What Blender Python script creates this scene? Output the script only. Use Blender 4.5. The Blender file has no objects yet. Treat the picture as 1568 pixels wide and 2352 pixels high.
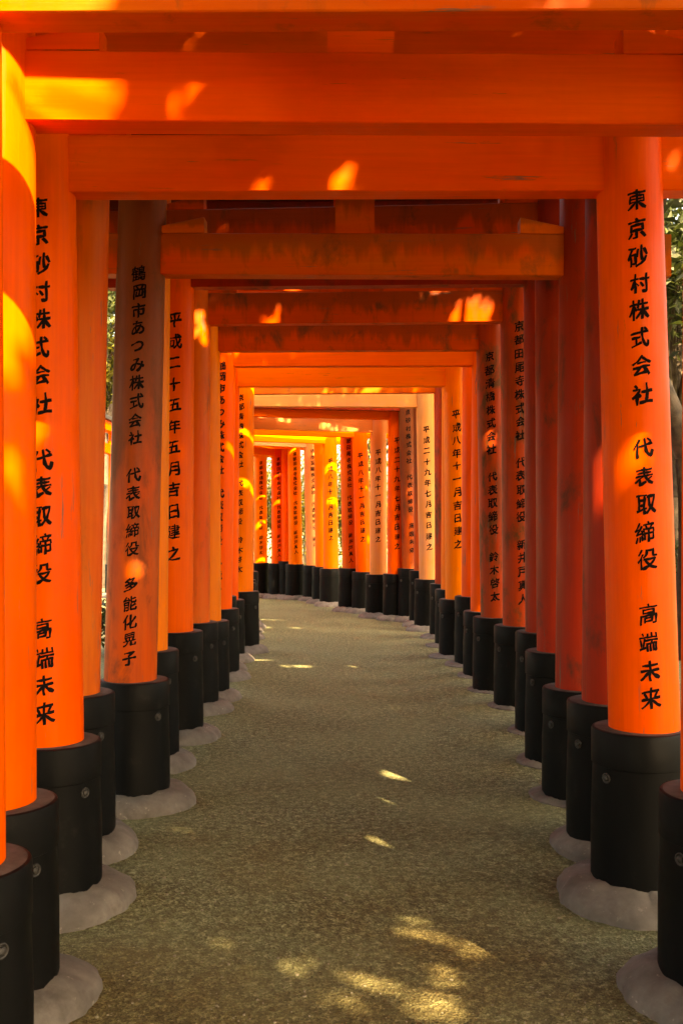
import bpy, bmesh, math, random
from mathutils import Vector, Matrix, noise
random.seed(7)
R = math.radians
scn = bpy.context.scene
col = scn.collection

# ------------------------------------------------------------------ camera, sky, sun, exposure
F = 2287.0            # focal length in pixels of a 1568 x 2352 picture
CAMZ, Z0 = 1.52, 0.08
cd = bpy.data.cameras.new('camera'); cam = bpy.data.objects.new('camera', cd); col.objects.link(cam)
cam.location = (0, 0, CAMZ); cam.rotation_euler = (R(90), 0, 0)
cd.sensor_fit = 'VERTICAL'; cd.sensor_height = 36; cd.sensor_width = 24
cd.lens = 36 * F / 2352; cd.shift_y = 27 / 2352
cd.clip_end = 600; cd.clip_start = 0.05
scn.camera = cam

SUN = Vector((0.56, -1.0, 1.15)).normalized()      # towards the sun
w = bpy.data.worlds.new('World'); scn.world = w; w.use_nodes = True
nt = w.node_tree; bg = nt.nodes['Background']
sky = nt.nodes.new('ShaderNodeTexSky'); sky.sky_type = 'NISHITA'; sky.sun_disc = False
sky.sun_elevation = math.asin(SUN.z); sky.sun_rotation = math.atan2(SUN.x, SUN.y)
sky.air_density = 1.0; sky.dust_density = 6.0; sky.ozone_density = 0.2
nt.links.new(sky.outputs[0], bg.inputs[0]); bg.inputs[1].default_value = 0.15
ld = bpy.data.lights.new('sun', 'SUN'); ld.energy = 3.6; ld.angle = R(0.6); ld.color = (1.0, 0.84, 0.62)
sun = bpy.data.objects.new('sun', ld); col.objects.link(sun)
sun.rotation_euler = SUN.to_track_quat('Z', 'Y').to_euler()
vs = scn.view_settings; vs.view_transform = 'Standard'; vs.look = 'None'; vs.gamma = 1; vs.exposure = 3.55
vs.use_white_balance = True; vs.white_balance_temperature = 10500; vs.white_balance_tint = 10
scn.cycles.use_denoising = True
scn.cycles.max_bounces = 10; scn.cycles.diffuse_bounces = 6

# ------------------------------------------------------------------ materials
class NG:
    def __init__(s, name):
        s.m = bpy.data.materials.new(name); s.m.use_nodes = True
        s.t = s.m.node_tree; s.p = s.t.nodes['Principled BSDF']; s.out = s.t.nodes['Material Output']
    def n(s, typ, **k):
        nd = s.t.nodes.new('ShaderNode' + typ)
        for a, b in k.items():
            if a in nd.inputs: nd.inputs[a].default_value = b
            else: setattr(nd, a, b)
        return nd
    def l(s, a, b): s.t.links.new(a, b)
    def coord(s, scale=(1, 1, 1)):
        tc = s.n('TexCoord'); oi = s.n('ObjectInfo')
        mp = s.n('Mapping'); mp.inputs['Scale'].default_value = scale
        ml = s.n('VectorMath', operation='SCALE'); ml.inputs[0].default_value = (37, 91, 53)
        s.l(oi.outputs['Random'], ml.inputs['Scale'])
        ad = s.n('VectorMath', operation='ADD')
        s.l(tc.outputs['Object'], ad.inputs[0]); s.l(ml.outputs[0], ad.inputs[1])
        s.l(ad.outputs[0], mp.inputs['Vector'])
        return mp.outputs['Vector']
    def noise(s, vec, scale, detail=5, rough=.55, dist=0):
        nd = s.n('TexNoise'); nd.inputs['Scale'].default_value = scale; nd.inputs['Detail'].default_value = detail
        nd.inputs['Roughness'].default_value = rough; nd.inputs['Distortion'].default_value = dist
        s.l(vec, nd.inputs['Vector']); return nd.outputs['Fac']
    def ramp(s, fac, pts):
        r = s.n('ValToRGB'); e = r.color_ramp.elements
        while len(e) < len(pts): e.new(.5)
        for q, (p, c) in zip(e, pts):
            q.position = p; q.color = (c, c, c, 1) if not hasattr(c, '__len__') else (*c, 1)
        s.l(fac, r.inputs[0]); return r.outputs[0]
    def mix(s, fac, a, b, mode='MIX'):
        m = s.n('Mix', data_type='RGBA', blend_type=mode)
        for sock, v in ((m.inputs[0], fac), (m.inputs[6], a), (m.inputs[7], b)):
            if hasattr(v, 'links'): s.l(v, sock)
            elif hasattr(v, '__len__'): sock.default_value = (*v, 1)
            else: sock.default_value = v
        return m.outputs[2]
    def bump(s, h, strength, dist=.01):
        b = s.n('Bump'); b.inputs['Strength'].default_value = strength; b.inputs['Distance'].default_value = dist
        s.l(h, b.inputs['Height']); s.l(b.outputs[0], s.p.inputs['Normal'])

def paint(name, base, second, worn, wear, axis, rough=.42):
    """lacquer on wood: slow tone drift, weather patches stretched along the grain, chips and fine cracks"""
    g = NG(name)
    st = {'z': (1, 1, .22), 'x': (.22, 1, 1)}[axis]
    fine = {'z': (1, 1, .035), 'x': (.035, 1, 1)}[axis]
    v = g.coord(st); vf = g.coord(fine); vi = g.coord()
    c = g.mix(g.ramp(g.noise(v, 3.0), [(.35, 0), (.68, 1)]), base, second)
    # grain
    gr = g.noise(vf, 60, 4, .6)
    c = g.mix(g.ramp(gr, [(.32, .0), (.75, .26)]), c, tuple(x * .55 for x in base))
    dull = g.noise(g.coord({'z': (1, 1, .35), 'x': (.4, 1, 1)}[axis]), 4.2, 6, .65)
    c = g.mix(g.ramp(dull, [(.50, 0), (.72, .38)]), c, (base[0] * .62, base[1] * .80, base[2] * 2.2))
    # weathered patches
    if wear > 0:
        patch = g.noise(g.coord({'z': (1, 1, .45), 'x': (1, 1, .6)}[axis]), 5.5, 8, .68, .35)
        c = g.mix(g.ramp(patch, [(.66 - .20 * wear, 0), (.78 - .20 * wear, min(1, .40 + .55 * wear))]), c, worn)
        drip = g.noise(g.coord((1, 1, .12)), 9, 6, .6)
        c = g.mix(g.ramp(drip, [(.60 - .1 * wear, 0), (.75, .75 * wear)]), c, tuple(x * .6 for x in worn))
    if axis == 'x' and wear > .3:
        tg = g.n('TexCoord'); sp = g.n('SeparateXYZ'); g.l(tg.outputs['Generated'], sp.inputs[0])
        run = g.noise(g.coord((1, 1, .10)), 13, 5, .6)
        ad = g.n('Math', operation='MULTIPLY_ADD'); ad.inputs[1].default_value = .8; g.l(sp.outputs[2], ad.inputs[0]); g.l(run, ad.inputs[2])
        c = g.mix(g.ramp(ad.outputs[0], [(.80, 0), (1.10, .50)]), c, tuple(x * .8 for x in worn))
    if axis == 'z' and wear == .66:                # bleached and blackened from the top down, sound paint near the sleeve
        tg = g.n('TexCoord'); sp = g.n('SeparateXYZ'); g.l(tg.outputs['Generated'], sp.inputs[0])
        ad = g.n('Math', operation='MULTIPLY_ADD'); ad.inputs[1].default_value = .75; g.l(sp.outputs[2], ad.inputs[0]); g.l(g.noise(g.coord((1, 1, .3)), 4, 6, .65), ad.inputs[2])
        c = g.mix(g.ramp(ad.outputs[0], [(.70, 0), (.98, .80)]), c, tuple(x * 1.3 for x in worn))
    # chips along cracks
    chip = g.noise(g.coord({'z': (1, 1, .08), 'x': (.07, 1, 1.4)}[axis]), 26, 6, .7)
    where = g.noise(vi, 2.6, 3)
    cm = g.n('Math', operation='MULTIPLY')
    g.l(g.ramp(chip, [(.625, 0), (.66, .8)]), cm.inputs[0]); g.l(g.ramp(where, [(.43, 0), (.58, 1)]), cm.inputs[1])
    c = g.mix(cm.outputs[0], c, (.10, .085, .07))
    g.l(c, g.p.inputs['Base Color'])
    g.l(g.ramp(patch if wear > 0 else g.noise(v, 4), [(.3, rough - .05), (.75, rough + .2)]), g.p.inputs['Roughness'])
    g.p.inputs['Specular IOR Level'].default_value = .16
    hm = g.n('Math', operation='ADD'); g.l(gr, hm.inputs[0]); g.l(g.noise(vi, 14), hm.inputs[1])
    g.bump(hm.outputs[0], .18, .006)
    return g.m

WORN = (.13, .075, .028)
PAL = {
 'fresh':  ((.80, .070, .0025), (.82, .105, .003), WORN, .06),
 'worn':   ((.66, .062, .004), (.58, .13, .014), (.12, .050, .013), .42),
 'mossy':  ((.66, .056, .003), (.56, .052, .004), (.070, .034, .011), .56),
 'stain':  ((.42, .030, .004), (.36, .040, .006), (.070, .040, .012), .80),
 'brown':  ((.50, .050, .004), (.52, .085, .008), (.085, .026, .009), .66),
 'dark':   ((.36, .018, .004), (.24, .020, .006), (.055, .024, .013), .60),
 'pale':   ((.74, .29, .09), (.70, .24, .065), (.55, .20, .07), .25),
 'yellow': ((.80, .15, .008), (.80, .19, .010), (.5, .16, .03), .10),  # warm bounced glow put into the paint, mostly for the far gates
}
MAT = {}
def pm(kind, axis):
    k = (kind, axis)
    if k not in MAT:
        b, s, wn, wr = PAL[kind]
        MAT[k] = paint('vermilion_%s_%s' % (kind, 'post' if axis == 'z' else 'beam'), b, s, wn, wr, axis)
    return MAT[k]

def mk_sleeve():
    g = NG('black_sleeve'); v = g.coord((1, 1, .15)); vi = g.coord()
    c = g.mix(g.ramp(g.noise(v, 7, 6), [(.4, 0), (.75, 1)]), (.0012, .0015, .0018), (.0040, .0040, .0038))
    c = g.mix(g.ramp(g.noise(vi, 11, 6, .7), [(.60, 0), (.78, .6)]), c, (.026, .022, .020))
    g.l(c, g.p.inputs['Base Color']); g.p.inputs['Specular IOR Level'].default_value = .09
    g.l(g.ramp(g.noise(vi, 6), [(.3, .42), (.7, .68)]), g.p.inputs['Roughness'])
    g.bump(g.noise(g.coord((1, 1, .3)), 25, 5), .12, .004); return g.m
SLEEVE = mk_sleeve()
def mk_rim():
    g = NG('dusty_sleeve_top'); vi = g.coord()
    g.l(g.ramp(g.noise(vi, 14, 6, .65), [(.35, (.022, .020, .020)), (.7, (.085, .074, .066))]), g.p.inputs['Base Color'])
    g.p.inputs['Roughness'].default_value = .75; g.bump(g.noise(vi, 40), .2, .004); return g.m
RIM = mk_rim()
def mk_conc():
    g = NG('concrete'); vi = g.coord()
    c = g.ramp(g.noise(vi, 7, 8, .65), [(.3, (.065, .056, .048)), (.5, (.100, .088, .078)), (.72, (.15, .135, .12))])
    c = g.mix(g.ramp(g.noise(vi, 22, 5, .7), [(.62, 0), (.72, .7)]), c, (.30, .27, .235))
    c = g.mix(g.ramp(g.noise(vi, 4.5, 5, .7), [(.56, 0), (.70, .55)]), c, (.032, .024, .018))
    g.l(c, g.p.inputs['Base Color']); g.p.inputs['Roughness'].default_value = .85
    g.bump(g.noise(vi, 30, 8, .7), .35, .006); return g.m
CONC = mk_conc()
def mk_simple(name, c1, c2, scale, rough, bump=.2):
    g = NG(name); vi = g.coord()
    g.l(g.ramp(g.noise(vi, scale, 6, .6), [(.3, c1), (.72, c2)]), g.p.inputs['Base Color'])
    g.p.inputs['Roughness'].default_value = rough
    if bump: g.bump(g.noise(vi, scale * 2.5, 6), bump, .01)
    return g.m
CAPM = mk_simple('black_cap', (.010, .010, .012), (.03, .028, .028), 5, .6)
BOLT = mk_simple('bolt_iron', (.006, .0055, .005), (.020, .017, .015), 30, .65)
INK = mk_simple('ink', (.003, .0015, .0015), (.008, .003, .002), 20, .8, 0); INK.node_tree.nodes['Principled BSDF'].inputs['Specular IOR Level'].default_value = .1
def mk_ground():
    g = NG('gravel_path'); tc = g.n('TexCoord'); v = tc.outputs['Object']
    vo = g.n('TexVoronoi'); vo.inputs['Scale'].default_value = 105; g.l(v, vo.inputs['Vector'])
    v2 = g.n('TexVoronoi'); v2.inputs['Scale'].default_value = 240; g.l(v, v2.inputs['Vector'])
    sep = g.n('SeparateColor'); g.l(vo.outputs['Color'], sep.inputs[0])
    c = g.ramp(sep.outputs[0], [(0, (.048, .044, .018)), (.35, (.145, .150, .070)), (.7, (.22, .232, .115)), (1, (.42, .44, .26))])
    s2 = g.n('SeparateColor'); g.l(v2.outputs['Color'], s2.inputs[0])
    c = g.mix(.45, c, g.ramp(s2.outputs[1], [(0, (.036, .031, .013)), (.5, (.16, .165, .078)), (1, (.40, .42, .25))]))
    clump = g.noise(v, 26, 5, .7)
    c = g.mix(g.ramp(clump, [(.42, .65), (.62, 0)]), c, (.04, .031, .012))
    big = g.noise(v, 1.1, 4, .6)
    c = g.mix(g.ramp(big, [(.4, 0), (.65, .35)]), c, (.19, .20, .10))
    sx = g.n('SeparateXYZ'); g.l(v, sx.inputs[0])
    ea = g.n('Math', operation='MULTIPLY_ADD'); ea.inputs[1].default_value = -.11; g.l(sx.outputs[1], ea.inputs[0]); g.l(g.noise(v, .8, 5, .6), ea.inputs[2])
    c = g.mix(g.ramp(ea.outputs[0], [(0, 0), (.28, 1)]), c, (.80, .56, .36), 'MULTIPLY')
    g.l(c, g.p.inputs['Base Color']); g.p.inputs['Roughness'].default_value = .9
    g.p.inputs['Specular IOR Level'].default_value = .25
    a = g.n('Math', operation='ADD'); g.l(vo.outputs['Distance'], a.inputs[0]); g.l(g.noise(v, 45, 6, .7), a.inputs[1])
    g.bump(a.outputs[0], .8, .010); return g.m
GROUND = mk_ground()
BARK = mk_simple('bark', (.035, .024, .016), (.11, .08, .055), 9, .9, .6)
def mk_leaf(name, c1, c2, c3):
    g = NG(name); tc = g.n('TexCoord')
    c = g.ramp(g.noise(tc.outputs['Object'], 2.4, 4, .7), [(.3, c1), (.52, c2), (.75, c3)])
    g.l(c, g.p.inputs['Base Color']); g.p.inputs['Roughness'].default_value = .5
    tr = g.n('BsdfTranslucent'); g.l(c, tr.inputs['Color'])
    mx = g.n('MixShader'); mx.inputs[0].default_value = .4
    g.l(g.p.outputs[0], mx.inputs[1]); g.l(tr.outputs[0], mx.inputs[2]); g.l(mx.outputs[0], g.out.inputs[0]); return g.m
LEAF = mk_leaf('leaves_dark', (.012, .020, .005), (.036, .050, .010), (.095, .105, .016))
LEAFY = mk_leaf('leaves_yellow', (.035, .045, .007), (.13, .115, .012), (.30, .23, .02))

# ------------------------------------------------------------------ helpers
def link(name, bm, mats, parent=None, smooth=True):
    me = bpy.data.meshes.new(name); bm.to_mesh(me); bm.free()
    for m in (mats if isinstance(mats, (list, tuple)) else [mats]): me.materials.append(m)
    if smooth:
        for p in me.polygons: p.use_smooth = True
        try: me.set_sharp_from_angle(angle=R(38))
        except Exception: pass
    o = bpy.data.objects.new(name, me); col.objects.link(o); o.parent = parent
    return o
def empty(name, loc, rz=0):
    o = bpy.data.objects.new(name, None); col.objects.link(o); o.location = loc; o.rotation_euler = (0, 0, rz)
    o.empty_display_size = .2; return o
def tag(o, label=None, cat=None, group=None, kind=None):
    if label: o['label'] = label
    if cat: o['category'] = cat
    if group: o['group'] = group
    if kind: o['kind'] = kind
    return o
def lathe(bm, prof, seg=48, cx=lambda z: 0.0, cy=0.0, mi=0, fn=None, capmi=None):
    rings = []
    for (r, z) in prof:
        ring = []
        for i in range(seg):
            a = 2 * math.pi * i / seg
            rr, zz = (r, z) if fn is None else fn(r, z, a)
            ring.append(bm.verts.new((cx(zz) + rr * math.cos(a), cy + rr * math.sin(a), zz)))
        rings.append(ring)
    for a, b in zip(rings, rings[1:]):
        for i in range(seg):
            f = bm.faces.new((a[i], a[(i + 1) % seg], b[(i + 1) % seg], b[i])); f.material_index = mi
    f = bm.faces.new(rings[-1]); f.material_index = mi if capmi is None else capmi
    return rings
def bar(bm, x0, x1, y0, y1, zb, zt, n=12, bev=.004, mi=0):
    """long board along x, zb/zt functions of x (bottom and top height); returns nothing"""
    xs = [x0 + (x1 - x0) * i / n for i in range(n + 1)]
    secs = []
    for x in xs:
        b, t = zb(x), zt(x)
        e = bev
        pts = [(y0 + e, b), (y1 - e, b), (y1, b + e), (y1, t - e), (y1 - e, t), (y0 + e, t), (y0, t - e), (y0, b + e)]
        secs.append([bm.verts.new((x, y, z)) for (y, z) in pts])
    for a, b in zip(secs, secs[1:]):
        for i in range(8):
            f = bm.faces.new((a[i], a[(i + 1) % 8], b[(i + 1) % 8], b[i])); f.material_index = mi
    bm.faces.new(secs[0][::-1]).material_index = mi; bm.faces.new(secs[-1]).material_index = mi
    bmesh.ops.recalc_face_normals(bm, faces=bm.faces[:])

# ------------------------------------------------------------------ brush lettering
GLYPH = {}
def glyph(ch):
    if ch in GLYPH: return GLYPH[ch]
    cu = bpy.data.curves.new('glyph', 'FONT'); cu.body = ch; cu.size = 1.0
    cu.resolution_u = 3; cu.fill_mode = 'FRONT'
    cu.align_x = 'CENTER'; cu.align_y = 'CENTER'
    ob = bpy.data.objects.new('glyph', cu); col.objects.link(ob)
    dg = bpy.context.evaluated_depsgraph_get()
    me = bpy.data.meshes.new_from_object(ob.evaluated_get(dg))
    bpy.data.objects.remove(ob); bpy.data.curves.remove(cu)
    bm = bmesh.new(); bm.from_mesh(me); bpy.data.meshes.remove(me)
    bmesh.ops.remove_doubles(bm, verts=bm.verts, dist=1e-4)
    bmesh.ops.triangulate(bm, faces=bm.faces[:])
    for _ in range(3):
        long = [e for e in bm.edges if e.calc_length() > .14]
        if not long: break
        bmesh.ops.subdivide_edges(bm, edges=long, cuts=1); bmesh.ops.triangulate(bm, faces=bm.faces[:])
    vs_ = [v.co.copy() for v in bm.verts]
    cxm = (min(v.x for v in vs_) + max(v.x for v in vs_)) / 2; cym = (min(v.y for v in vs_) + max(v.y for v in vs_)) / 2
    # brush hand: boundary swells and thins, strokes rise to the right, heavier right foot
    nrm = {}
    for e in bm.edges:
        if e.is_boundary:
            a, b = e.verts; f = e.link_faces[0]; d = (b.co - a.co); nn = Vector((d.y, -d.x, 0))
            if nn.length < 1e-6: continue
            nn.normalize()
            if nn.dot((a.co + b.co) / 2 - f.calc_center_median()) < 0: nn = -nn
            for q in (a, b): nrm[q.index] = nrm.get(q.index, Vector((0, 0, 0))) + nn
    sd = (ord(ch) % 97) * 1.7
    per = sum(e.calc_length() for e in bm.edges if e.is_boundary)
    fat = max(.006, min(.038, .050 - .0023 * per))
    pts = []
    for v in bm.verts:
        p = v.co.copy(); p.x -= cxm if len(vs_) else 0
        p.y -= cym * .6
        if v.index in nrm and nrm[v.index].length > 1e-6:
            s = noise.noise(Vector((p.x * 4.5 + sd, p.y * 4.5, sd)))
            p += nrm[v.index].normalized() * (fat + (.014 + fat * .85) * s + fat * .6 * (p.x - p.y))
        wv = Vector((noise.noise(Vector((p.x * 2.2, p.y * 2.2, sd))), noise.noise(Vector((p.x * 2.2 + 9, p.y * 2.2, sd))), 0))
        p += wv * .055
        p.y += .20 * p.x - .05 * p.x * p.x
        p.x *= .95
        pts.append((p.x, p.y))
    bm.verts.index_update()
    faces = [tuple(v.index for v in f.verts) for f in bm.faces]
    bm.free()
    GLYPH[ch] = (pts, faces); return GLYPH[ch]
def inscription(text, parent, cx, rad, ztop, pitch, size, ang, jit=.004):
    """column of characters wrapped round a pillar; cx(z), rad(z) give axis and radius"""
    bm = bmesh.new(); rnd = random.Random(hash(len(text)) + int(ztop * 1000))
    for i, ch in enumerate(text):
        if ch == '　': continue
        pts, faces = glyph(ch)
        zc = ztop - i * pitch + rnd.uniform(-1, 1) * jit; dx = rnd.uniform(-1, 1) * jit; sc = size * rnd.uniform(.94, 1.06)
        vv = []
        for (px, py) in pts:
            z = zc + py * sc; r = rad(z) + .0016; a = -math.pi / 2 + ang + (px * sc + dx) / r
            vv.append(bm.verts.new((cx(z) + r * math.cos(a), r * math.sin(a), z)))
        for f in faces:
            try: bm.faces.new([vv[k] for k in f])
            except ValueError: pass
    bm.normal_update()
    for f in bm.faces:
        c = f.calc_center_median()
        if f.normal.dot(Vector((c.x - cx(c.z), c.y, 0))) < 0: f.normal_flip()
    return link('inscription', bm, INK, parent, smooth=False)

# ------------------------------------------------------------------ ground height
def sstep(a, b, x):
    t = max(0, min(1, (x - a) / (b - a))); return t * t * (3 - 2 * t)
def gz(x, y):
    rise = .055 * sstep(.55, 1.15, x) * sstep(4.3, 5.4, y) * (1 - sstep(12, 14.5, y))
    return rise + .012 * noise.noise(Vector((x * .9, y * .9, 3)))

# ------------------------------------------------------------------ gate parts
PR0, PR1 = .142, .128          # pillar radius low, high
def sleeve_parts(root, x, h, zg, fr, bolts=True):
    bm = bmesh.new(); rb, rt = .192, .186
    zb, zt = zg + .01, Z0 + h
    prof = [(rb, zb), (rb - .001, zb + .3), (rt - .002, zt - .150), (rt - .002, zt - .146), (rt + .003, zt - .143), (rt + .003, zt - .012), (rt - .001, zt - .003), (rt - .010, zt)]
    lathe(bm, prof, 56, cx=lambda z: x, mi=0, capmi=1)
    s = link('sleeve', bm, [SLEEVE, RIM], root)
    if bolts:
        for a in (-150, -35, 60):
            aa = R(a); b = bmesh.new()
            d = Vector((math.cos(aa), math.sin(aa), 0)); base = Vector((x, 0, zt - .185)) + d * (rt - .004)
            M = Matrix.Translation(base) @ d.to_track_quat('Z', 'Y').to_matrix().to_4x4()
            rs = []
            for (r, z) in ((.021, 0), (.021, .006), (.018, .008), (.0145, .0065), (.0135, .004), (.0115, .004), (.011, .009), (.007, .012)):
                rs.append([b.verts.new(M @ Vector((r * math.cos(q * math.pi / 6), r * math.sin(q * math.pi / 6), z))) for q in range(12)])
            for p, q in zip(rs, rs[1:]):
                for i in range(12): b.faces.new((p[i], p[(i + 1) % 12], q[(i + 1) % 12], q[i]))
            b.faces.new(rs[-1])
            link('bolt', b, BOLT, s)
    # poured concrete collar at the foot
    bm = bmesh.new(); sd = random.uniform(0, 99)
    hh = Z0 - zg
    def fn(r, z, a):
        k = 1 + .07 * noise.noise(Vector((math.cos(a) * 1.3, math.sin(a) * 1.3, sd))) + .030 * noise.noise(Vector((math.cos(a) * 5, math.sin(a) * 5, sd + 5))) + .016 * noise.noise(Vector((math.cos(a) * 14, math.sin(a) * 14, sd + z * 30)))
        return (.19 + (r - .19) * (1 + (k - 1) * 3.2) if r > .2 else r), z + .012 * noise.noise(Vector((math.cos(a) * 3, math.sin(a) * 3, sd + z * 20))) + .005 * noise.noise(Vector((math.cos(a) * 11, math.sin(a) * 11, sd + z * 20)))
    prof = [(fr, zg - .02), (fr - .004, zg + hh * .22), (fr - .022, zg + hh * .55), (fr - .055, zg + hh * .85), (fr - .085, zg + hh * 1.02), (.175, Z0 + .012)]
    lathe(bm, prof, 96, cx=lambda z: x, fn=fn)
    link('concrete_footing', bm, CONC, root)

def gate(name_id, L, Rr, nuki, mats, texts=(), hs=(.6, .6), lean=(0, 0), strut=.25, shim=.20, frs=(.31, .31), label='', bolts=True, wedge=True, nt=.11, spread=(0, 0)):
    """L, Rr: world (x, y) of the two posts (pillar axis at the rim); nuki: (zbL, zbR, height)"""
    L, Rr = Vector(L), Vector(Rr); mid = (L + Rr) / 2; ax = Rr - L; W = ax.length; h = W / 2
    rz = math.atan2(ax.y, ax.x)
    root = empty('torii_gate', (mid.x, mid.y, 0), rz)
    tag(root, label, 'torii gate', 'vermilion torii gates over the path')
    mp, mb = mats[0], mats[1]
    zbL, zbR, nh = nuki[0] + Z0, nuki[1] + Z0, nuki[2]
    zb = lambda x: zbL + (zbR - zbL) * (x + h) / W
    ztop = max(zbL, zbR) + nh + strut + .02
    mp2 = mats[2] if len(mats) > 2 else mp
    pil = []
    for sgn, lx, ln, hh, kind, fr in ((-1, -h, lean[0], hs[0], mp, frs[0]), (1, h, lean[1], hs[1], mp2, frs[1])):
        zr = Z0 + hh
        cx = (lambda lx, ln, zr: (lambda z: lx + ln * (z - zr)))(lx, ln, zr)
        rad = lambda z: PR0 + (PR1 - PR0) * max(0, min(1, (z - .6) / 2.8))
        bm = bmesh.new(); zt = ztop
        prof = [(rad(z), z) for z in [Z0 + .05, zr - .02, zr + .3, 1.5, 2.2, 2.9, zt]]
        lathe(bm, prof, 56, cx=cx)
        p = link('pillar', bm, pm(kind, 'z'), root); pil.append((p, cx, rad))
        sx = lx - sgn * .022
        wp = root_world(mid, rz, sx, 0)
        sleeve_parts(root, sx, hh, gz(wp.x, wp.y), fr, bolts)
    # nuki (tie beam through both posts)
    bm = bmesh.new(); bar(bm, -h - .46, h + .46, -nt / 2, nt / 2, zb, lambda x: zb(x) + nh, 14)
    link('tie_beam', bm, pm(mb, 'x'), root)
    lnL, lnR = pil[0][1], pil[1][1]
    if wedge:
        for s in (-1, 1):
            c = (lnL if s < 0 else lnR)(zb(s * h) + nh); edge = c - s * (PR1 - .03); inn = edge - s * .25
            bm = bmesh.new(); a, b = min(edge, inn), max(edge, inn)
            zl = lambda x: zb(x) + nh + .002
            zu = lambda x: zb(x) + nh + (.088 - .052 * (abs(x - inn) / .25))
            bar(bm, a, b, -nt / 2 + .004, nt / 2 - .004, zl, zu, 3, .003)
            link('wedge', bm, pm(mb, 'x'), root)
    zt0 = max(zbL, zbR) + nh + strut
    bm = bmesh.new(); bar(bm, -.105, .105, -.032, .032, lambda x: zb(x) + nh + .002, lambda x: zt0 + .01, 2, .003)
    link('centre_strut', bm, pm(mb, 'x'), root)
    up = lambda x: .05 * abs(x / (h + .7)) ** 3
    bm = bmesh.new(); bar(bm, -h - .62, h + .62, -.085, .085, lambda x: zt0 + up(x), lambda x: zt0 + shim + up(x), 16)
    link('lintel', bm, pm(mb, 'x'), root)
    bm = bmesh.new(); bar(bm, -h - .74, h + .74, -.13, .13, lambda x: zt0 + shim + .003 + up(x), lambda x: zt0 + shim + .085 + up(x) * 1.3, 16, .006)
    link('cap_board', bm, CAPM, root)
    for (side, text, ztx, pitch, size, ang) in texts:
        p, cx, rad = pil[0 if side == 'L' else 1]; i = 0
        foot = L if side == 'L' else Rr; view = rz + math.atan2(foot.x, foot.y)      # the writer set each column to face people coming up the path
        for word in text.split('　'):
            inscription(word, p, cx, rad, ztx - i * pitch, pitch, size, R(ang) - view); i += len(word) + 1
    return root
def root_world(mid, rz, x, y):
    return Vector((mid.x + x * math.cos(rz) - y * math.sin(rz), mid.y + x * math.sin(rz) + y * math.cos(rz)))
def P(x, k): return (x, F / k)
def zt(y, k): return CAMZ + (1203 - y) / k           # world height of picture row y at scale k

T_TOK = '東京砂村株式会社　代表取締役　高端未来'
T_TSU = '鶴岡市あつみ株式会社　代表取締役　多能化晃子'
T_H25 = '平成二十五年五月吉日建之'
T_H8 = '平成八年十一月吉日建之'
T_H29 = '平成二十九年七月吉日建之'
T_AOI = '京都青橋株式会社　代表取締役　鈴木啓太'
T_SEI = '京都清橋株式会社　代表取締役　鈴木啓太'
T_TAO = '京都田尾寺株式会社　代表取締役　新井戸真人'
T_SAK = '堺市瓦輪株式会社　代表取締役　新井'
T_MIY = '京都御代田株式会社　代表取締役　今野'

gate('A', P(-1.02, 884), P(1.22, 884), (2.74, 2.75, .24), ('fresh', 'worn'), hs=(.56, .56), strut=.535, label='nearest orange gate, beam cropped by the top edge, black sleeve in the lower left corner')  # streaked worn beam paint, also picked to dim this shaded face
gate('B', P(-1.115, 723), P(1.235, 716), (2.70, 2.70, .22), ('fresh', 'fresh'), hs=(.56, .58), lean=(.004, 0), label='orange gate with a sunlit yellow left post and a bright sun patch on its beam')
gate('C', P(-1.18, 571), P(1.235, 562), (2.758, 2.785, .225), ('fresh', 'fresh'), hs=(.57, .61), lean=(-.0097, -.028), frs=(.325, .34),
     texts=[('L', T_TOK, zt(500, 571), .1095, .084, -6), ('R', T_TOK, zt(480, 565), .1095, .084, 12)], label='bright orange gate with the largest black brush writing on both of its posts')
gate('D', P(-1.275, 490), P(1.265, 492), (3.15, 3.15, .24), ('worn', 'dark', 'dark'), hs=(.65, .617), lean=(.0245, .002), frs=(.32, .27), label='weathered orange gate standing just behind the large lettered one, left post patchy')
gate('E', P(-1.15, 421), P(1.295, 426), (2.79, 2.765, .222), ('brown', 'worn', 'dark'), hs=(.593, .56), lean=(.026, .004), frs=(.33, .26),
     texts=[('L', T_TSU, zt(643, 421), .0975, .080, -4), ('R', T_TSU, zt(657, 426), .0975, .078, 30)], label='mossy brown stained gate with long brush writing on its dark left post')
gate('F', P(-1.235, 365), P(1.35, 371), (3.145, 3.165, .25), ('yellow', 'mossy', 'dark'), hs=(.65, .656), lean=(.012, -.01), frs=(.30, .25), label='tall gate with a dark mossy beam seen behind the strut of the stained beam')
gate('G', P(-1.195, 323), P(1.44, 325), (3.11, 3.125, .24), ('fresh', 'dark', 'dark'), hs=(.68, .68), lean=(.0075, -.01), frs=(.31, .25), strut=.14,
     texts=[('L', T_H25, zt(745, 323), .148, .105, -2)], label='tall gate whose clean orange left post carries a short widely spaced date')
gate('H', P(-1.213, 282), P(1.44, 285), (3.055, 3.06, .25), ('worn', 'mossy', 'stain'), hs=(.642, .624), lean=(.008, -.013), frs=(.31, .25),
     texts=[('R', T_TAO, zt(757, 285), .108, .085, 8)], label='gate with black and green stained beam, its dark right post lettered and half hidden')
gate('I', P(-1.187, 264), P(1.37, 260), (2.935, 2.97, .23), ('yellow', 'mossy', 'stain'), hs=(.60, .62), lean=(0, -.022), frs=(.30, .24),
     texts=[('R', T_SEI, zt(825, 260), .116, .088, -6)], label='gate with a low red brown blotched beam and a fully lettered dark right post')
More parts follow.
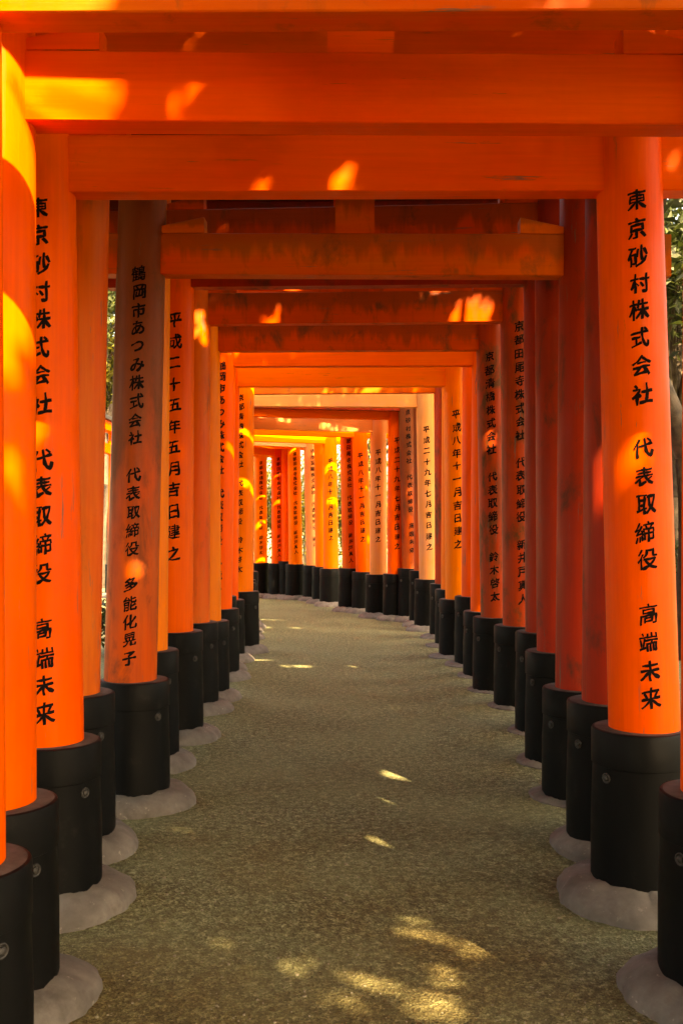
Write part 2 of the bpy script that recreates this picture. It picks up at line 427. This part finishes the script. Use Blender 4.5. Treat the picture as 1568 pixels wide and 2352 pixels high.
gate('J', P(-1.214, 234), P(1.385, 238), (2.975, 2.96, .23), ('fresh', 'fresh', 'fresh'), hs=(.61, .60), lean=(.02, 0), frs=(.30, .25),
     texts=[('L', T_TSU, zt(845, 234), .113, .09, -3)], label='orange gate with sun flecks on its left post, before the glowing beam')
gate('K', P(-1.30, 221), P(1.385, 221), (3.16, 3.16, .23), ('fresh', 'fresh', 'fresh'), hs=(.69, .69), label='tall orange gate almost hidden just before the glowing orange beam')
gate('L', P(-1.285, 207), P(1.29, 207.6), (2.955, 2.955, .235), ('fresh', 'yellow', 'yellow'), hs=(.60, .61), lean=(.01, -.013),
     texts=[('R', T_H8, zt(955, 207), .1425, .10, 2)], label='glowing orange gate with a date in black brush writing on its bright right post')
gate('M', P(-1.19, 193), P(1.335, 191), (3.16, 3.16, .23), ('yellow', 'fresh', 'yellow'), hs=(.64, .655), lean=(.009, 0),
     texts=[('L', T_AOI, zt(917, 193), .112, .082, -12)], label='gate with a yellow lettered left post, last on the left before the bend')
gate('N', P(-1.335, 174), P(1.36, 176), (3.145, 3.145, .23), ('stain', 'worn', 'stain'), hs=(.66, .66), lean=(0, -.01), label='gate with a brown spotted beam between the glowing orange beam and the pale beam')
# the bend: right posts measured, left posts square to the path
bend = [
 ('O', 1.245, 161.5, (3.09, .21), ('pale', 'pale'), .655, -.024, ('R', T_H29, 989, .15, .10, 6), 'faded peach gate with a date on its pale right post, nearest of the peach ones'),
 ('P', 1.22, 154, (3.2, .22), ('brown', 'dark'), .745, -.01, None, 'dark narrow glimpse of a gate behind the faded peach post'),
 ('Q', 1.09, 146.5, (3.2, .22), ('brown', 'dark'), .744, -.03, ('R', T_TOK, 931, .126, .088, 8), 'dark brown gate on the bend with a lettered post beside the peach one'),
 ('R', .865, 145, (3.08, .20), ('fresh', 'fresh'), .65, 0, ('R', T_H29, 1013.6, .151, .10, 6), 'red gate with a dated post and an orange beam between two pale beams'),
 ('S', .60, 141, (2.92, .21), ('pale', 'pale'), .62, 0, ('R', T_H8, 1041, .14, .10, -2), 'second faded peach gate on the bend, with a date of eleven characters'),
 ('T', .385, 134, (2.91, .21), ('fresh', 'fresh'), .62, -.035, ('R', T_H8, 1048.6, .141, .10, 0), 'red orange gate with a date, just left of the second peach post'),
 ('U', .155, 132, (3.2, .22), ('worn', 'dark'), .67, -.023, ('R', T_TAO, 1001, .108, .085, 6), 'dull red tall gate with a long lettered post at the foot of the bend'),
 ('V', -.195, 124, (2.91, .20), ('yellow', 'yellow'), .615, -.01, ('R', T_H8, 1060.6, .141, .10, 2), 'yellow orange gate with a date on its post, right of the pale narrow posts'),
 ('W', -.355, 120, (3.05, .22), ('yellow', 'fresh'), .62, -.019, None, 'plain orange gate squeezed between the pale post and the yellow dated post'),
 ('X', -.555, 116, (2.94, .20), ('pale', 'pale'), .62, -.03, ('R', T_SAK, 1038, .115, .09, 16), 'third peach gate at the far end, writing partly hidden on its narrow post'),
 ('Y', -.925, 114, (2.93, .20), ('yellow', 'fresh'), .63, -.015, ('R', T_TAO, 1044, .098, .08, 6), 'orange far gate, the third lettered post from the left of the opening'),
 ('Y2', -1.08, 112.6, (3.2, .22), ('fresh', 'fresh'), .68, -.01, None, 'plain orange gate between two lettered far posts with a taller black sleeve'),
 ('Z', -1.29, 112, (2.83, .20), ('fresh', 'yellow'), .63, -.008, ('R', T_TAO, 1055.7, .098, .08, 6), 'orange far gate, the second lettered post from the left of the opening'),
 ('AA', -1.68, 110.5, (2.83, .20), ('yellow', 'yellow'), .63, 0, ('R', T_SEI, 1064, .103, .08, 4), 'orange far gate, the leftmost lettered post in the opening'),
]
pts = [Vector(P(b[1], b[2])) for b in bend]
dirs = {'O': 3, 'P': 6, 'Q': 9, 'R': 13, 'S': 17, 'T': 20, 'U': 23, 'V': 25, 'W': 27, 'X': 30, 'Y': 36, 'Y2': 39, 'Z': 42, 'AA': 48}
for b, p in zip(bend, pts):
    n_, x, k, (zb_, nh_), mats, hh, ln, tx, lab = b
    a = R(dirs[n_]); Wd = 2.66 if n_ in 'OPQ' else 2.5
    Lp = (p.x - Wd * math.cos(a), p.y - Wd * math.sin(a))
    t = [(tx[0], tx[1], zt(tx[2], k), tx[3], tx[4], tx[5])] if tx else []
    gate(n_, Lp, p, (zb_, zb_, nh_), mats, t, hs=(hh, hh), lean=(0, ln), label=lab, bolts=n_ in 'OPQRS', frs=(.30, .30))
# the path goes on to the left beyond the bend
far_lab = ['orange lettered gate far off in the slit left of the dark lettered post', 'orange gate far off at the left, past the lettered one in the slit']
for i, (x, y, a) in enumerate([(-4.72, 20.75, 90), (-5.6, 20.5, 96)]):
    Lp = (x - 2.5 * math.cos(R(a)), y - 2.5 * math.sin(R(a)))
    gate('far', Lp, (x, y), (2.85, 2.85, .2), ('fresh', 'fresh'), [('R', T_MIY, zt(1105, 110), .085, .075, -10)] if i == 0 else [], label=far_lab[i], bolts=False)

# ------------------------------------------------------------------ ground
bm = bmesh.new()
xs = [-400, -120, -40, -14, -7, -4] + [-3 + .12 * i for i in range(51)] + [4, 7, 14, 40, 120, 400]
ys = [-60, -20, -6, -2] + [-1 + .15 * i for i in range(175)] + [27, 32, 45, 80, 160, 400]
grid = [[bm.verts.new((x, y, gz(x, y) if abs(x) < 14 and y < 40 else 0)) for x in xs] for y in ys]
for j in range(len(ys) - 1):
    for i in range(len(xs) - 1): bm.faces.new((grid[j][i], grid[j][i + 1], grid[j + 1][i + 1], grid[j + 1][i]))
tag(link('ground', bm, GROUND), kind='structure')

bm = bmesh.new(); rp = random.Random(11)
for i in range(1500):
    y = 2.9 + 11 * rp.random() ** 1.6; x = rp.uniform(-1.1, 1.15); s_ = rp.choice((.002, .003, .003, .004, .0055)) * rp.uniform(.7, 1.3)
    M = Matrix.Translation((x, y, gz(x, y) + s_ * .3)) @ Matrix.Rotation(rp.uniform(0, 6.28), 4, 'Z') @ Matrix.Diagonal((s_ * rp.uniform(.8, 1.6), s_, s_ * rp.uniform(.45, .8), 1))
    bmesh.ops.create_icosphere(bm, subdivisions=1, radius=1, matrix=M)
tag(link('loose_grit', bm, mk_simple('grit_stone', (.10, .085, .05), (.34, .30, .21), 1.7, .9, 0)), 'loose pale grit scattered over the gravel path', 'grit', kind='stuff')
# ------------------------------------------------------------------ trees and shrubs
LIT = []     # sunlit places: (point, radius) - the crowns are open on the line from there to the sun
def lit(x, y, z, r): LIT.append((Vector((x, y, z)), r))
for z in (2.45, 2.6, 2.75, 2.9): lit(-1.08, 3.05, z, .24)
lit(-1.05, 3.05, 2.05, .05); lit(-1.0, 3.05, 1.7, .03)
lit(-.85, 3.1, 2.86, .14); lit(-.50, 3.1, 2.86, .02)
bpy.context.view_layer.update()
DG = bpy.context.evaluated_depsgraph_get()
def reach(p):                                     # does the sun reach this point past the gates (before any tree stands)?
    return not scn.ray_cast(DG, p + SUN * .03, SUN)[0]
rs = random.Random(4)
def ground_spot(px, py, r):                       # a gap in the leaves whose sun spot falls on the path
    d = F * CAMZ / (py - 1203); c = Vector(((px - 784) / F * d, d, .02))
    for i in range(60):
        q = c + Vector((rs.uniform(-1, 1), rs.uniform(-1, 1), 0)) * (.012 * i)
        q.z = gz(q.x, q.y) + .01
        if reach(q): LIT.append((q, r)); return
for px, py, r in ((965, 2130, .04), (920, 2134, .005), (810, 1955, .04), (885, 1967, .045), (910, 1781, .06), (460, 2045, 0), (1310, 2162, .03), (820, 2246, .015), (1025, 2243, .015), (665, 2222, .0), (700, 2205, -.015), (930, 2285, .0), (1035, 2318, .005), (560, 2240, -.01), (505, 2170, -.01), (1000, 2225, -.015), (770, 1940, .0),
                  (790, 2305, .01), (860, 2262, .0), (680, 1529, .15), (600, 1522, .12), (820, 1530, .10), (415, 1896, .02), (570, 1998, .015), (240, 2075, .0), (650, 1378, .4), (600, 1380, .3)):
    ground_spot(px, py, r)
def face_spot(px, py, k, r):                      # the same for a spot on a beam or post standing at picture scale k
    lit((px - 784) / k, F / k - .06, CAMZ + (1203 - py) / k, r)
for px, py, k, r in ((620, 432, 571, .0), (800, 420, 571, .01), (1480, 1015, 580, .03), (400, 660, 325, .05), (470, 735, 285, .05), (630, 725, 284, .02), (545, 1010, 236, .05), (530, 1060, 236, .03), (610, 830, 240, .02), (560, 1420, 209, .07)):
    face_spot(px, py, k, r)
def clear(p):
    for q, r in LIT:
        d = p - q
        if (d - SUN * d.dot(SUN)).length < r + .06: return False
    return True
def tube(bm, pts, radii, seg=8):
    rings = []
    for i, (p, r) in enumerate(zip(pts, radii)):
        d = (pts[min(i + 1, len(pts) - 1)] - pts[max(i - 1, 0)]).normalized(); q = d.to_track_quat('Z', 'Y')
        rings.append([bm.verts.new(p + q @ Vector((r * math.cos(2 * math.pi * k / seg), r * math.sin(2 * math.pi * k / seg), 0))) for k in range(seg)])
    for a, b in zip(rings, rings[1:]):
        for k in range(seg): bm.faces.new((a[k], a[(k + 1) % seg], b[(k + 1) % seg], b[k]))
    bm.faces.new(rings[-1])
def leafq(bm, p, s, rnd):
    n = Vector((rnd.gauss(0, 1), rnd.gauss(0, 1), rnd.gauss(.6, 1))).normalized(); u = n.orthogonal().normalized()
    u = Matrix.Rotation(rnd.uniform(0, 6.28), 3, n) @ u; v = n.cross(u)
    L_, W_ = s, s * .48
    c = [p - u * L_ * .5, p - v * W_ * .5 + n * W_ * .15, p + u * L_ * .5 - n * L_ * .1, p + v * W_ * .5 + n * W_ * .15]
    q = [bm.verts.new(x) for x in c]; bm.faces.new((q[0], q[1], q[2])); bm.faces.new((q[0], q[2], q[3]))
def tree(x, y, hgt, rad, n, label, mat=LEAF, seed=0, crown_dx=(0, 0), leaf=.17, tr=.16, group='trees beside the path', name='tree'):
    rnd = random.Random(seed); root = empty(name, (x, y, 0)); tag(root, label, 'tree', group)
    base = Vector((x, y, 0)); bm = bmesh.new(); cc = Vector((crown_dx[0], crown_dx[1], hgt))
    tp = [Vector((0, 0, -.1)), Vector((rnd.uniform(-.15, .15), rnd.uniform(-.15, .15), hgt * .35)), Vector((cc.x * .4, cc.y * .4, hgt * .65)), Vector((cc.x * .8, cc.y * .8, hgt * .95))]
    tube(bm, tp, [tr * 1.25, tr, tr * .75, tr * .35], 10)
    cl = []
    for i in range(16):
        d = Vector((rnd.gauss(0, 1), rnd.gauss(0, 1), rnd.gauss(0, .7))).normalized() * rad * rnd.uniform(.35, 1)
        e = cc + Vector((d.x, d.y, d.z * .62)); cl.append(e)
        s = tp[1].lerp(tp[3], rnd.uniform(.1, .95)); m = s.lerp(e, .5) + Vector((rnd.uniform(-.2, .2), rnd.uniform(-.2, .2), rnd.uniform(0, .4)))
        tube(bm, [s, m, e], [tr * .32, tr * .2, tr * .06], 6)
    link('trunk', bm, BARK, root)
    bm = bmesh.new(); k = 0
    while k < n:
        c = rnd.choice(cl); rr = rad * .42
        p = c + Vector((rnd.gauss(0, rr * .55), rnd.gauss(0, rr * .55), rnd.gauss(0, rr * .4)))
        k += 1
        q_ = p + base
        if abs(q_.x) < 2.3 and q_.z < 4.3 and q_.y > -1 or not clear(q_): continue
        leafq(bm, p, leaf * rnd.uniform(.6, 1.3), rnd)
    link('crown', bm, mat, root, smooth=False)
    return root
# sun side canopy over the near half of the path
can = [(1.6, -8.5), (4.2, -6.5), (5.0, -3.6), (3.6, -9.5), (4.6, -.6), (4.5, 2.2), (4.7, 5.0), (4.5, 7.8), (7.6, 6.0), (7.2, -4.8), (7.3, -1.2), (7.4, 2.4)]
names = ['broad evergreen on the sunny side', 'dark evergreen with a full crown', 'spreading tree with low limbs']
ordn = ['straight behind the viewer', 'behind the viewer to the right', 'beside the path entrance', 'well behind the viewer', 'right of the nearest gates', 'right of the lettered gate', 'right of the mossy gates', 'right of the glowing beam', 'in the outer row beside the glowing beam', 'in the outer row, first', 'in the outer row, second', 'in the outer row, third']
for i, (x, y) in enumerate(can):
    tree(x, y, 5.9 + (i % 3) * .4, 2.6, 10000, names[i % 3] + ', ' + ordn[i], LEAF, 20 + i, (-1.0 if i < 8 else 0, 0), .2, .17)
for i, (x, y) in enumerate([(-4.2, -6.5), (-4.4, -3.2), (-4.3, 0), (-4.6, 3.0), (-4.4, 6.0), (-5.2, 9.0)]):  # crowns leaned over the path to shut out sky overhead
    tree(x, y, 4.6, 2.9, 11000, 'dense dark evergreen on the shady side, ' + ['well behind the viewer', 'behind the viewer', 'beside the viewer', 'left of the nearest gates', 'left of the dark lettered post', 'left of the mossy gates'][i], LEAF, 120 + i, ([1.4, 1.5, 1.7, 1.2, .6, 0][i], 0), .22, .15)
tree(-1.4, -6.6, 4.6, 2.6, 9000, 'round added shade evergreen behind the viewer, facing the path', LEAF, 154, (0, 0), .2, .14)  # unseen, added to close off open sky behind the camera
tree(3.0, -2.2, 6.6, 2.3, 9000, 'tall added shade tree near the path entrance, its crown arching over the path', LEAF, 151, (-2.6, 0), .2, .14)  # unseen, added overhead to keep sky light off the lintels
tree(-2.9, 1.6, 6.8, 2.3, 9000, 'tall added shade tree on the shady side, its crown arching over the nearest gates', LEAF, 152, (2.4, 0), .2, .14)  # second unseen crown added overhead against sky light
tree(3.6, .4, 6.2, 2.2, 12000, 'tall added shade tree on the sunny side, its crown over the lettered gate', LEAF, 155, (-1.8, 0), .2, .14)  # unseen, added to stop sun flecks on the lettered beam
tree(3.6, 4.9, 6.2, 2.2, 15000, 'tall added shade tree on the sunny side, its crown over the mossy gates', LEAF, 156, (-1.8, 0), .2, .14)  # unseen, added to keep sun off the mossy beams
tree(3.7, 10.8, 6.4, 2.0, 8000, 'tall added shade tree on the sunny side, its crown over the faded peach gate', LEAF, 157, (-1.8, 0), .2, .14)  # added to shade the peach beam from direct sun
tree(-3.0, 5.6, 6.6, 2.2, 7000, 'tall added shade tree on the shady side, its crown arching over the mossy gates', LEAF, 153, (2.4, 0), .2, .14)  # unseen, added to close the canopy overhead
# seen between the posts on the right and at the far end
vis = [(5.2, 15.5, 5.5, 2.2, 'dark trunked tree seen in the slit right of the large lettered post', LEAF), (7.2, 19, 5.0, 2.6, 'leafy tree behind the dark trunk at the right edge', LEAF),
       (9.5, 25, 6, 3.2, 'distant leafy tree at the right edge', LEAF), (3.2, 24.5, 4.2, 2.3, 'yellow leaved tree behind the right side of the bend', LEAFY), (.6, 25.5, 4.4, 2.4, 'yellow leaved tree in the gap beside the yellow dated post', LEAFY),
       (-2.2, 26, 4.6, 2.5, 'yellow leaved tree behind the far lettered posts', LEAFY), (-5.4, 25, 5.2, 2.8, 'tree behind the gate in the slit at the left', LEAFY), (-6.5, 27.6, 5.6, 2.6, 'crooked limbed tree in the slit left of the dark lettered post', LEAF),
       (-9, 27, 7, 3.4, 'tall dark tree far off at the left', LEAF), (12, 33, 8, 4.2, 'tall dark tree far off at the right', LEAF), (3.5, 34, 8, 4.4, 'tall dark tree far behind the bend', LEAF), (-4, 35, 8, 4.4, 'tall dark tree far behind the left of the bend', LEAF)]
vis += [(6.8, 13.5, 4.6, 2.4, 'dense dark evergreen right of the bend, close to the right row', LEAF), (10.5, 17.5, 5.5, 3.2, 'dense dark evergreen behind the slit at the right edge', LEAF), (7.8, 28, 5.0, 3.2, 'dense dark evergreen behind the leafy trees at the right', LEAF),
        (13.5, 24, 6, 3.6, 'dense dark evergreen farthest to the right', LEAF), (-8.6, 33.5, 6, 3.6, 'dense dark evergreen farthest back at the left', LEAF), (-1, 30.5, 4.6, 3.2, 'dense dark evergreen behind the yellow leaved trees', LEAF), (-5.7, 23.6, 7.0, 2.6, 'tall evergreen behind the lettered gate in the slit at the left', LEAF), (9, 21, 7.5, 3.4, 'tall evergreen behind the leafy tree at the right edge', LEAF), (-12, 30, 6, 3.4, 'dense dark evergreen farthest to the left', LEAF)]
for i, (x, y, h_, r_, lab, m_) in enumerate(vis):
    tree(x, y, h_, r_, 5600, lab, m_, 60 + i, (0, 0), .2, .15 if i else .2)
def shrub(x, y, h_, r_, n, label, mat, seed):
    rnd = random.Random(seed); root = empty('shrub', (x, y, 0)); tag(root, label, 'shrub', 'shrubs beside the path')
    bm = bmesh.new()
    ends = []
    for i in range(9):
        a = rnd.uniform(0, 6.28); e = Vector((math.cos(a) * r_ * rnd.uniform(.3, .9), math.sin(a) * r_ * rnd.uniform(.3, .9), h_ * rnd.uniform(.5, 1))); ends.append(e)
        tube(bm, [Vector((0, 0, -.05)), e * .5 + Vector((0, 0, .1)), e], [.02, .014, .006], 5)
    link('stem', bm, BARK, root); bm = bmesh.new()
    for k in range(n):
        e = rnd.choice(ends); p = e * rnd.uniform(.55, 1.05) + Vector((rnd.gauss(0, r_ * .22), rnd.gauss(0, r_ * .22), rnd.gauss(0, h_ * .12)))
        if p.z > .03: leafq(bm, p, .09 * rnd.uniform(.6, 1.4), rnd)
    link('foliage', bm, mat, root, smooth=False)
for i, (x, y, h_, r_, lab, m_) in enumerate([
    (3.9, 11.2, 1.5, .8, 'sparse shrub low at the right edge of the picture', LEAF), (5.6, 16.8, 2.0, 1.1, 'bright leafed shrub farther off at the right edge', LEAFY),
    (2.3, 21.5, 2.4, 1.1, 'yellow shrub behind the dull red tall post', LEAFY), (.4, 22.0, 2.6, 1.1, 'yellow shrub in the gap beside the pale narrow post', LEAFY), (-.9, 22.4, 2.6, 1.1, 'yellow green shrub behind the far lettered posts', LEAFY),
    (-2.2, 22.6, 2.4, 1.1, 'yellow shrub behind the leftmost far post', LEAFY), (-2.6, 11.5, .7, .5, 'small green shrub on the ground left of the left row', LEAF)]):
    shrub(x, y, h_ * (1.25 if y > 20 else 1), r_, 6000 if y > 20 else 1500, lab, m_, 200 + i)
